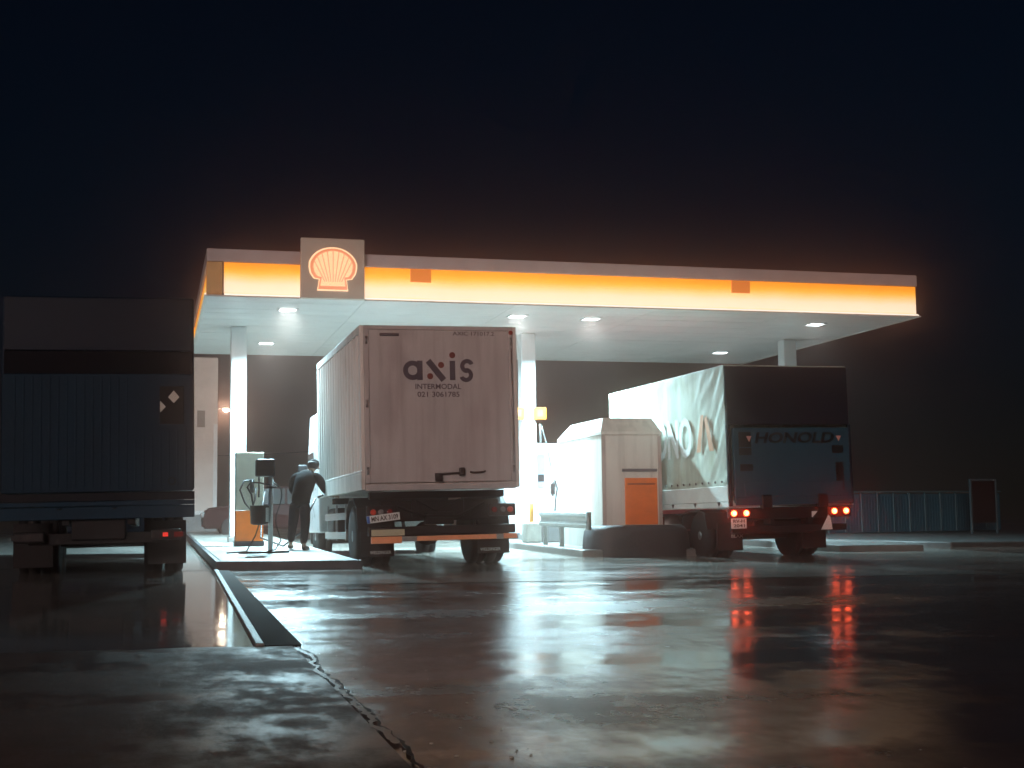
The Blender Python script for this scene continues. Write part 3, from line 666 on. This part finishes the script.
# white price pylon beyond the pumps
pyl = empty('pylon', (1.36, 41.4, isl(1.36, 41.4)), 0, 'tall white pylon panel with grey plinth at the far end of left island', 'pylon')
b = MB(); b.box(-.5, .5, -.15, .15, 0, .5, .01); b.build('plinth', mat('grey plinth', (.25, .26, .26), .5), pyl)
b = MB(); b.box(-.5, .5, -.13, .13, .5, 5.2, .01); pn = b.build('panel', mat('pylon panel', (.66, .6, .55), .4, vary=.15), pyl)
b = MB(); b.box(-.5, .5, -.16, -.131, .5, .62, .006); b.box(.38, .5, -.16, -.131, .625, 3.2, .006); b.build('trim', white_paint, pn)
b = MB(); b.box(-.1, .13, -.15, -.131, 3.1, 3.6, .006); b.build('notice', mat('grey brown notice', (.2, .17, .14), .5), pn)

# ------------------------------------------------------------------ person at the truck
def skin_body(name, joints, edges, material, parent=None, sub=2):
    me = bpy.data.meshes.new('sk'); me.from_pydata([j[:3] for j in joints], edges, [])
    o = bpy.data.objects.new('sk', me); COL.objects.link(o)
    md = o.modifiers.new('s', 'SKIN'); md.branch_smoothing = .6
    sv = me.skin_vertices[0].data if me.skin_vertices else None
    if sv is None:
        bpy.context.view_layer.update()
    for i, j in enumerate(joints):
        d = me.skin_vertices[0].data[i]; r = j[3]; d.radius = (r if isinstance(r, tuple) else (r, r)); d.use_root = (i == 0)
    ss = o.modifiers.new('u', 'SUBSURF'); ss.levels = sub; ss.render_levels = sub
    dg = bpy.context.evaluated_depsgraph_get(); dg.update()
    m2 = bpy.data.meshes.new_from_object(o.evaluated_get(dg)); bpy.data.objects.remove(o)
    m2.name = name; m2.materials.clear(); m2.materials.append(material)
    for p in m2.polygons: p.use_smooth = True
    r = bpy.data.objects.new(name, m2); COL.objects.link(r)
    if parent: r.parent = parent
    return r
per = empty('person', (2.55, 24.9, isl(2.55, 24.9)), -.35, 'person in dark jacket, jeans and cap bending towards the white truck', 'person'); per.rotation_euler = (0, .07, -.45)
skin = mat('skin', (.42, .25, .18), .5, vary=.1)
# continuous body: legs, trunk, neck, head, arms (local: +Y ahead of the person, X right)
J = [(0, 0, .9, (.16, .13)), (.0, .06, 1.08, (.15, .12)), (.0, .2, 1.27, (.19, .13)), (.01, .31, 1.39, (.13, .1)), (.03, .38, 1.455, .055), (.05, .42, 1.5, (.075, .085)), (.05, .45, 1.565, (.082, .1)), (.05, .45, 1.62, (.06, .07)),
     (.1, 0, .84, .1), (.12, .04, .48, .068), (.13, -.03, .1, .045), (.14, .0, .05, .042), (.15, .14, .035, .035),
     (-.1, 0, .84, .1), (-.15, .12, .48, .068), (-.2, .2, .12, .045), (-.205, .23, .05, .042), (-.23, .37, .035, .035),
     (.22, .25, 1.32, .07), (.34, .36, 1.11, .05), (.42, .55, 1.03, .038), (.45, .62, 1.02, .03),
     (-.2, .25, 1.3, .07), (-.28, .33, 1.07, .05), (-.19, .52, .98, .036), (-.19, .58, .98, .03)]
Ed = [(0, 1), (1, 2), (2, 3), (3, 4), (4, 5), (5, 6), (6, 7), (0, 8), (8, 9), (9, 10), (10, 11), (11, 12), (0, 13), (13, 14), (14, 15), (15, 16), (16, 17), (2, 18), (18, 19), (19, 20), (20, 21), (2, 22), (22, 23), (23, 24), (24, 25)]
def under(i, j):
    k = .72 if i in (0, 1, 2, 3, 8, 9, 13, 14, 18, 19, 22, 23) else 1
    r = j[3]; return (*j[:3], (r[0]*k, r[1]*k) if isinstance(r, tuple) else r*k)
bodyo = skin_body('body', [under(i, j) for i, j in enumerate(J)], Ed, skin, per)
jk = [(0, -.02, .72, (.185, .16)), (0, .05, 1.0, (.185, .155)), (0, .17, 1.22, (.215, .165)), (.0, .26, 1.345, (.235, .135)), (.02, .36, 1.445, (.1, .09)),
      (.235, .25, 1.32, .1), (.345, .36, 1.11, .08), (.425, .55, 1.03, .058), (-.225, .25, 1.31, .105), (-.285, .33, 1.07, .085), (-.19, .52, .98, .058)]
cloth = mat('dark jacket cloth', (.004, .0045, .006), .9, vary=.5, scale=9, bump=.8, bscale=14, spec=.06)
jacket = skin_body('jacket', jk[:5], [(0, 1), (1, 2), (2, 3), (3, 4)], cloth, per)
for sl in (jk[5:8], jk[8:]):
    inner = (sl[0][0]*.35, sl[0][1]+.02, sl[0][2]+.05, .1)
    skin_body('sleeve', [inner]+sl, [(0, 1), (1, 2), (2, 3)], cloth, jacket)
tr = [(0, .0, .92, (.13, .11)), (.095, .0, .78, .115), (.12, .04, .48, .09), (.13, -.03, .1, .066), (-.095, .0, .78, .115), (-.15, .12, .48, .09), (-.2, .2, .12, .066)]
skin_body('trousers', tr, [(0, 1), (1, 2), (2, 3), (0, 4), (4, 5), (5, 6)], mat('dark jeans', (.005, .007, .012), .9, vary=.5, scale=12, bump=.6, bscale=14, spec=.06), per)
for fx, fy, dx in ((.14, .0, .02), (-.205, .23, -.04)):
    skin_body('shoe', [(fx, fy-.05, .05, .05), (fx+dx*.5, fy+.06, .045, .05), (fx+dx, fy+.18, .035, .04)], [(0, 1), (1, 2)], mat('brown shoe', (.08, .05, .035), .5), per)
b = MB(); prof = []
for k in range(7):
    a = k/6*PI/2; prof.append((.108*math.cos(a)+.002, .1*math.sin(a)))
b.lathe([(.112, -.02)]+prof, 'z', c=(0, 0, 0), seg=20); b.box(-.07, .07, .08, .19, -.02, -.005, .006)
hb = MB(); hb.lathe([(.02, -.1), (.07, -.095), (.1, -.05), (.105, 0), (.1, .03)], 'z', seg=16)
h_ = hb.build('hair', mat('dark hair', (.018, .014, .012), .7), per, (.05, .435, 1.575)); h_.rotation_euler = (-.3, 0, 0)
cp_ = b.build('cap', mat('dark cap', (.005, .005, .006), .85, spec=.08), per, (.05, .45, 1.575)); cp_.rotation_euler = (-.35, 0, 0)
for s in (-1, 1):
    b = MB(); b.lathe([(.005, -.012), (.028, -.01), (.03, .004), (.012, .012)], 'x', c=(.05+s*.094, .445, 1.53), seg=10); b.build('ear', skin, per)
b = MB(); b.lathe([(.016, 0), (.012, .025), (.004, .035)], 'y', c=(.05, .54, 1.53), seg=8); b.build('nose', skin, per)
for hx, hy, hz, sg in ((.46, .62, 1.02, 1), (-.18, .58, .98, -1)):       # hands: palm, four fingers closing round what they hold, thumb from the side
    b = MB(); b.box(hx-.04, hx+.04, hy-.02, hy+.08, hz-.018, hz+.014, .014)
    for k, ln in enumerate((.07, .08, .075, .058)):
        fx = hx+(-.031+.0205*k)*sg; b.tube([(fx, hy+.07, hz), (fx, hy+.07+ln*.55, hz-.008), (fx, hy+.07+ln*.8, hz-.035), (fx, hy+.07+ln*.6, hz-.055)], .0095, 7, r1=.0075)
    b.tube([(hx-.035*sg, hy+.0, hz-.004), (hx-.068*sg, hy+.04, hz-.015), (hx-.06*sg, hy+.075, hz-.04)], .012, 7, r1=.009)
    b.build('hand', skin, per, smooth=True)

# filling hose held by the person, running to the truck tank
b = MB(); b.tube([(2.97, 25.2, 1.15), (3.05, 25.25, 1.19), (3.16, 25.3, 1.17)], .022); b.tube([(2.92, 25.18, 1.13), (2.8, 25.05, .9), (2.72, 25.2, .55), (2.4, 25.9, .25), (2.05, 26.8, .4), (2.1, 27.15, 1.0), (2.16, 27.3, 1.3)], .018)
tag(b.build('filling_hose', black_m), 'black filling hose running from cream pump to the hand by the truck', 'hose')

# ------------------------------------------------------------------ right island things
di = empty('fuel_pump', (8.82, 31.6, isl(8.82, 31.6)), 0, 'wide white fuel dispenser behind the middle column with hanging hoses', 'fuel pump')
b = MB(); b.box(-.75, .72, -.35, .35, 0, .12, .01); b.build('plinth', kerb_dark, di)
b = MB(); b.box(-.72, .7, -.33, .33, 0.12, 2.27, .03); hs = b.build('housing', white_paint, di)
b = MB(); b.box(.12, .3, -.345, -.331, 1.2, 2.0, .006); b.build('display', mat('pale blue grey display', (.35, .42, .48), .3), hs)
b = MB(); b.box(.13, .28, -.352, -.346, 1.35, 1.52); b.build('keypad', black_m, hs)
b = MB(); b.box(.44, .54, -.39, -.331, 1.05, 1.3, .012); b.tube([(.49, -.37, 1.3), (.55, -.4, 1.38), (.6, -.38, 1.2), (.55, -.38, .9), (.52, -.4, .6), (.57, -.4, .35)], .018); b.tube([(.46, -.37, 1.28), (.42, -.42, 1.2), (.48, -.41, 1.0)], .014); b.build('hose', black_m, di)
b = MB(); b.tube([(.28, -.1, 2.15), (.28, -.1, 2.75)], .03); b.tube([(.3, -.12, 2.72), (.36, -.3, 2.3), (.45, -.42, 1.75), (.52, -.44, 1.3)], .012); b.build('hose_mast', galv, di)
sgm = mat('amber sign face', (.85, .4, .1), .4, vary=.1)
for x0, x1, y, lab in ((8.02, 8.28, 29.96, 'small amber pump number sign on the truck side of the middle column'), (8.5, 8.8, 29.96, 'small amber pump number sign on the cabinet side of middle column')):
    t = empty('pump_sign', ((x0+x1)/2, y, 2.98), 0, lab, 'sign', 'amber signs on the middle column')
    w = (x1-x0)/2
    b = MB(); b.box(-w, w, -.02, .02, 0, .28, .008); b.build('sign_panel', emit('backlit amber sign', (1, .4, .06), .06, (.5, .16, .015)), t)
    b = MB(); b.box(-w+.08, w-.08, -.026, -.021, .06, .22); b.build('sign_symbol', emit('backlit amber symbol', (1, .5, .15), .2, (.6, .25, .05)), t)
    b = MB(); b.box(-.04, .04, .021, .068, .1, .18, .004, M=Matrix.Translation(((8.41-(x0+x1)/2)*.3, 0, 0))); b.build('bracket', galv, t)
# marker post and blocks
b = MB(); b.lathe([(.05, 0), (.05, .4), (.045, .42), (.02, .43)], 'z', seg=12)
mk = tag(b.build('marker_post', mat('amber marker', (.85, .4, .08), .4), None, (7.86, 28.0, isl(7.86, 28)+.43)), 'slim amber marker post on a concrete block by the middle column', 'post')
b = MB(); b.box(-.17, .17, -.2, .2, 0, .43, .03); tag(b.build('concrete_block', mat('old concrete', (.3, .29, .26), .6, vary=.35, scale=7, bump=.6), None, (7.86, 28.0, isl(7.86, 28))), 'grey concrete block with amber marker post near guard rail end', 'block')
b = MB(); b.box(-.22, .22, -.16, .16, 0, .38, .03); tag(b.build('concrete_block', mat('dark concrete', (.12, .12, .12), .6, vary=.35, scale=7, bump=.6), None, (8.35, 28.1, isl(8.35, 28.1))), 'darker low concrete block tucked behind the guard rail', 'block')

gr = empty('guard_rail', (7.78, 25.2, gz(7.78, 25.2)), 0, 'grey steel crash barrier along the white cabinet', 'guard rail')
prof = [(0, .5), (.035, .52), (.045, .57), (.005, .615), (0, .65), (.005, .685), (.045, .73), (.035, .78), (0, .8)]
b = MB(); n = len(prof)
rows = []
for yy in [-1.6+.2*i for i in range(17)]:
    rows.append([b.bm.verts.new((-p-.06, yy, z+(yy+1.6)*.012)) for p, z in prof]+[b.bm.verts.new((-p-.054, yy, z+(yy+1.6)*.012)) for p, z in prof[::-1]])
for a, c in zip(rows, rows[1:]):
    for k in range(2*n): b.bm.faces.new((a[k], a[(k+1) % (2*n)], c[(k+1) % (2*n)], c[k]))
b.bm.faces.new(rows[0]); b.bm.faces.new(rows[-1][::-1]); bmesh.ops.recalc_face_normals(b.bm, faces=b.bm.faces[:])
b.build('rail', galv, gr)
for yy in (.3, 1.45): 
    b = MB(); b.box(-.05, .03, yy-.045, yy+.045, 0, .74, .008); b.build('post', galv, gr)
b = MB(); b.tube([(-.08, -1.62, .47), (-.08, -1.62, .8)], .055, 14); b.build('end_cap', steel, gr)

cb = empty('equipment_cabinet', (8.78, 25.6, isl(8.78, 25.6)), 0, 'large white cabinet with hipped top and orange hatch at the island end', 'cabinet')
cw, y0, y1, ze, zt = .59, -1.4, 1.4, 2.12, 2.45
cab_m = mat('cabinet off white', (.66, .62, .57), .45, vary=.1, scale=1.4, stretch=(1, 1, .4), spots=((.5, .45, .38), 2.4, .66), streak=.35)
b = MB(); b.box(-cw, cw, y0, y1, .0, ze, .015); b.build('housing', cab_m, cb)
b = MB(); i = .2
lo = [(-cw-.02, y0-.02), (cw+.02, y0-.02), (cw+.02, y1+.02), (-cw-.02, y1+.02)]; up = [(-cw+.1, y0+.2), (cw-.1, y0+.2), (cw-.1, y1-.55), (-cw+.1, y1-.55)]
A = [b.bm.verts.new((x, y, ze+.003)) for x, y in lo]; A2 = [b.bm.verts.new((x, y, ze+.06)) for x, y in lo]; Bv = [b.bm.verts.new((x, y, zt)) for x, y in up]
b.bm.faces.new(A[::-1]); b.bm.faces.new(Bv)
for k in range(4): b.bm.faces.new((A[k], A[(k+1) % 4], A2[(k+1) % 4], A2[k])); b.bm.faces.new((A2[k], A2[(k+1) % 4], Bv[(k+1) % 4], Bv[k]))
b.build('roof', cab_m, cb)
b = MB(); b.box(-cw-.012, -cw+.07, y0-.014, y0-.001, 0, ze-.02, .004); b.box(cw-.055, cw+.012, y0-.014, y0-.001, 0, ze-.02, .004); b.build('corner_trim', mat('cabinet trim', (.42, .34, .31), .5), cb)
b = MB(); b.box(-.15, .5, y0-.03, y0-.001, .42, 1.3, .008); dr = b.build('hatch', orange_paint, cb)
b = MB(); b.box(-.1, .45, y0-.036, y0-.0305, 1.17, 1.2); b.build('hatch_handle', mat('dark orange seam', (.3, .05, .01), .5), dr)
b = MB(); b.box(-.2, .5, y0-.05, y0-.001, 1.42, 1.475, .008); b.build('vent', mat('grey vent', (.1, .11, .13), .4), cb)
# dark rounded block protecting the island end
b = MB(); pts = []
for cx, cy, a0 in ((9.35, 23.85, -PI/2), (9.35, 24.13, 0), (8.15, 24.13, PI/2), (8.15, 23.85, PI)):
    for k in range(7): a = a0+k/6*PI/2; pts.append((cx+.4*math.cos(a), cy+(.42 if cy < 24 else .02)*math.sin(a)))
prev = None
for z, sc in ((-.05, 1.), (.12, 1.), (.35, .985), (.47, .96), (.54, .91), (.57, .84)):
    ring = [b.bm.verts.new((8.75+(x-8.75)*sc, 24.13+(y-24.13)*sc, z)) for x, y in pts]
    if prev:
        for k in range(len(pts)):
            f = b.bm.faces.new((prev[k], prev[(k+1) % len(pts)], ring[(k+1) % len(pts)], ring[k])); f.smooth = True
    prev = ring
b.bm.faces.new(prev)
o = b.build('bumper_block', mat('dark rubber block', (.016, .014, .018), .6, vary=.4, scale=5, bump=.5, bscale=25), None)
for v in o.data.vertices: v.co -= Vector((8.75, 24.1, 0))
o.location = (8.75, 24.1, gz(8.75, 24.1)); tag(o, 'low dark rounded block in front of the white cabinet', 'bumper block')

# ------------------------------------------------------------------ right edge of the plot
fe = empty('panel_fence', (18.6, 35.0, gz(18.6, 35)+.12), .16, 'low pale sheet metal fence beyond the tarpaulin truck', 'fence')
for i in range(11):
    b = MB(); b.box(i*.58+.015, i*.58+.565, -.02, .02, 0, 1.1, .006)
    for k in range(5): b.box(i*.58+.06+k*.1, i*.58+.085+k*.1, -.03, -.021, .03, 1.07)
    b.build('panel', mat('fence sheet', (.01, .05, .075), .45, vary=.3, scale=3, stretch=(1, 1, .4)), fe)
    b = MB(); b.box(i*.58-.015, i*.58+.012, -.045, .03, 0, 1.14, .004); b.build('post', mat('weathered fence post', (.05, .09, .1), .6, spec=.2), fe)
b = MB(); b.box(-.02, 6.4, -.05, .04, 1.145, 1.18, .006); b.build('top_rail', mat('weathered fence post', ()), fe)
bo = empty('notice_board', (23.1, 34.2, gz(23.1, 34.2)+.1), .1, 'dark red notice board in a pale frame by the fence', 'board')
b = MB(); b.box(-.4, .42, -.02, .02, .3, 1.5, .006); b.build('board_panel', mat('dark red panel', (.014, .004, .004), .6, spec=.15, vary=.3), bo)
b = MB(); b.box(-.46, -.405, -.03, .03, .0, 1.56, .006); b.box(.425, .48, -.03, .03, 0, 1.56, .006); b.box(-.404, .424, -.03, .03, 1.505, 1.56, .006); b.build('frame', mat('dark frame', (.05, .07, .08), .5, spec=.2), bo)

# ------------------------------------------------------------------ behind the canopy
car = empty('parked_car', (3.4, 38.2, gz(3.4, 38.2)), 0, 'dark red car parked side-on beyond the left pump', 'car')
red_car = mat('dark red car paint', (.016, .0015, .0015), .4, vary=.15, spec=.12)
prof = [(-2.05, .3), (-2.08, .62), (-1.95, .86), (-1.35, .93), (-.85, 1.3), (-.5, 1.42), (.7, 1.44), (1.25, 1.3), (1.75, .98), (2.05, .92), (2.08, .55), (2.0, .3)]
b = MB()
L = [b.bm.verts.new((x, -.84+(.16 if z > 1.1 else 0), z)) for x, z in prof]; R = [b.bm.verts.new((x, .84-(.16 if z > 1.1 else 0), z)) for x, z in prof]
b.bm.faces.new(L); b.bm.faces.new(R[::-1])
for k in range(len(prof)): b.bm.faces.new((L[k], R[k], R[(k+1) % len(prof)], L[(k+1) % len(prof)]))
bmesh.ops.recalc_face_normals(b.bm, faces=b.bm.faces[:]); bmesh.ops.bevel(b.bm, geom=b.bm.edges[:], offset=.05, segments=2, affect='EDGES')
b.build('body', red_car, car)
for s in (-1, 1):
    for pts in ([(-1.1, .95), (-.75, 1.3), (-.5, 1.36), (.1, 1.37), (.1, .95)], [(.17, .95), (.17, 1.37), (.7, 1.37), (1.2, 1.24), (1.5, .97)]):
        b = MB(); A = [b.bm.verts.new((x, s*(.862-.14*max(0, (z-.95)/.42)), z)) for x, z in pts]; B2 = [b.bm.verts.new((x, s*(.80-.14*max(0, (z-.95)/.42)), z)) for x, z in pts]
        b.bm.faces.new(A); b.bm.faces.new(B2[::-1])
        for k in range(len(pts)): b.bm.faces.new((A[k], B2[k], B2[(k+1) % len(pts)], A[(k+1) % len(pts)]))
        bmesh.ops.recalc_face_normals(b.bm, faces=b.bm.faces[:]); b.build('window', glass_m, car)
    for x in (-1.3, 1.3):
        wh = wheel(car, 0, 0, .31, .2, 1); wh.location = (x, s*.78, .31); wh.rotation_euler = (0, 0, s*PI/2)
    b = MB(); b.box(1.98, 2.1, s*.62-.14, s*.62+.14, .66, .8, .02); b.build('tail_light', red_lens, car)
    b = MB(); b.box(-2.1, -1.98, s*.6-.16, s*.6+.16, .6, .74, .02); b.build('headlight', white_lens, car)

la = empty('street_lamp', (2.88, 84, .3), 0, 'single bright street lamp far behind the left column', 'street lamp')
b = MB(); b.tube([(0, 0, 0), (0, 0, 7)], .09, 10, r1=.05); b.tube([(0, 0, 6.95), (.5, 0, 7.2), (1.3, 0, 7.25)], .04); b.build('pole', galv, la)
b = MB(); b.box(1.1, 1.7, -.12, .12, 7.18, 7.32, .03); hd = b.build('lamp_head', galv, la)
b = MB(); b.lathe([(.02, -.12), (.13, -.1), (.17, 0)], 'z', c=(1.4, 0, 7.175), seg=14); b.build('lamp_glass', emit('street lamp glass', (1, .86, .66), 260), hd)
b = MB(); pts = []
for k in range(13): u = k/12; pts.append((-1+16*u, 52, 3.15+1.55*u-.5*math.sin(PI*u)))
b.tube(pts, .016, 6); tag(b.build('overhead_cable', black_m), 'thin overhead cable slung across the dark behind the pumps', 'cable')

# ------------------------------------------------------------------ misty night air, tinted red and scatter-tuned to imitate lens bloom
HAZE = .0088
hz = bpy.data.materials.new('mist'); hz.use_nodes = True; nt = hz.node_tree
nt.nodes.remove(nt.nodes['Principled BSDF'])
pv = nt.nodes.new('ShaderNodeVolumePrincipled'); pv.inputs['Color'].default_value = (1., .62, .52, 1); pv.inputs['Density'].default_value = HAZE; pv.inputs['Anisotropy'].default_value = .975
nt.links.new(pv.outputs['Volume'], nt.nodes['Material Output'].inputs['Volume'])
b = MB(); b.box(-75, 85, -40, 112, -4, 12); tag(b.build('haze', hz), kind='stuff')

# ------------------------------------------------------------------ night sky and an added warm fill light from behind the camera
w = bpy.data.worlds.new('World'); scn.world = w; w.use_nodes = True
nt = w.node_tree; bg = nt.nodes['Background']
sk = nt.nodes.new('ShaderNodeTexSky'); sk.sky_type = 'NISHITA'; sk.sun_disc = False; sk.ozone_density = 8; sk.dust_density = 0; sk.air_density = 1.2
EL, AZ = math.radians(13), math.radians(-152)
sk.sun_elevation = EL; sk.sun_rotation = AZ
nt.links.new(sk.outputs['Color'], bg.inputs['Color']); bg.inputs['Strength'].default_value = .0017
sun = bpy.data.lights.new('front_fill', 'SUN'); sun.energy = 1.4; sun.color = (1., .8, .74); sun.angle = math.radians(12)
so = bpy.data.objects.new('front_fill', sun); COL.objects.link(so)
# sun_rotation turns clockwise from +Y seen from above
dirv = Vector((math.sin(AZ)*math.cos(EL), math.cos(AZ)*math.cos(EL), math.sin(EL)))
so.rotation_euler = dirv.to_track_quat('Z', 'Y').to_euler()

# ------------------------------------------------------------------ camera
cam = bpy.data.cameras.new('camera'); co = bpy.data.objects.new('camera', cam); COL.objects.link(co); scn.camera = co
F = 1350.
Yv = Vector((152-512, 521-384, F)).normalized(); d = Vector((1, -.012, 0)); p = Vector((152-512, 521-384, F))
Xv = (p-d*(p.dot(Yv)/d.dot(Yv))).normalized()
if Xv.x < 0: Xv = -Xv
Zv = Yv.cross(Xv)
if Zv.y > 0: Zv = -Zv
R = Matrix((Xv, Yv, Zv))                       # world = R @ (right, down, forward)
Mc = Matrix(((R[0][0], -R[0][1], -R[0][2]), (R[1][0], -R[1][1], -R[1][2]), (R[2][0], -R[2][1], -R[2][2]))).to_4x4()
Mc.translation = Vector((0, 0, .75)); co.matrix_world = Mc
cam.sensor_width = 36; cam.lens = F*36/1024; cam.clip_start = .05; cam.clip_end = 2000

scn.render.engine = 'CYCLES'
scn.view_settings.view_transform = 'Standard'; scn.view_settings.look = 'None'; scn.view_settings.exposure = 0; scn.view_settings.gamma = 1
scn.cycles.use_denoising = True; scn.cycles.denoiser = 'OPENIMAGEDENOISE'
scn.cycles.max_bounces = 6; scn.cycles.volume_bounces = 1; scn.cycles.sample_clamp_indirect = 4
scn.cycles.use_light_tree = True; scn.cycles.caustics_reflective = False; scn.cycles.caustics_refractive = False
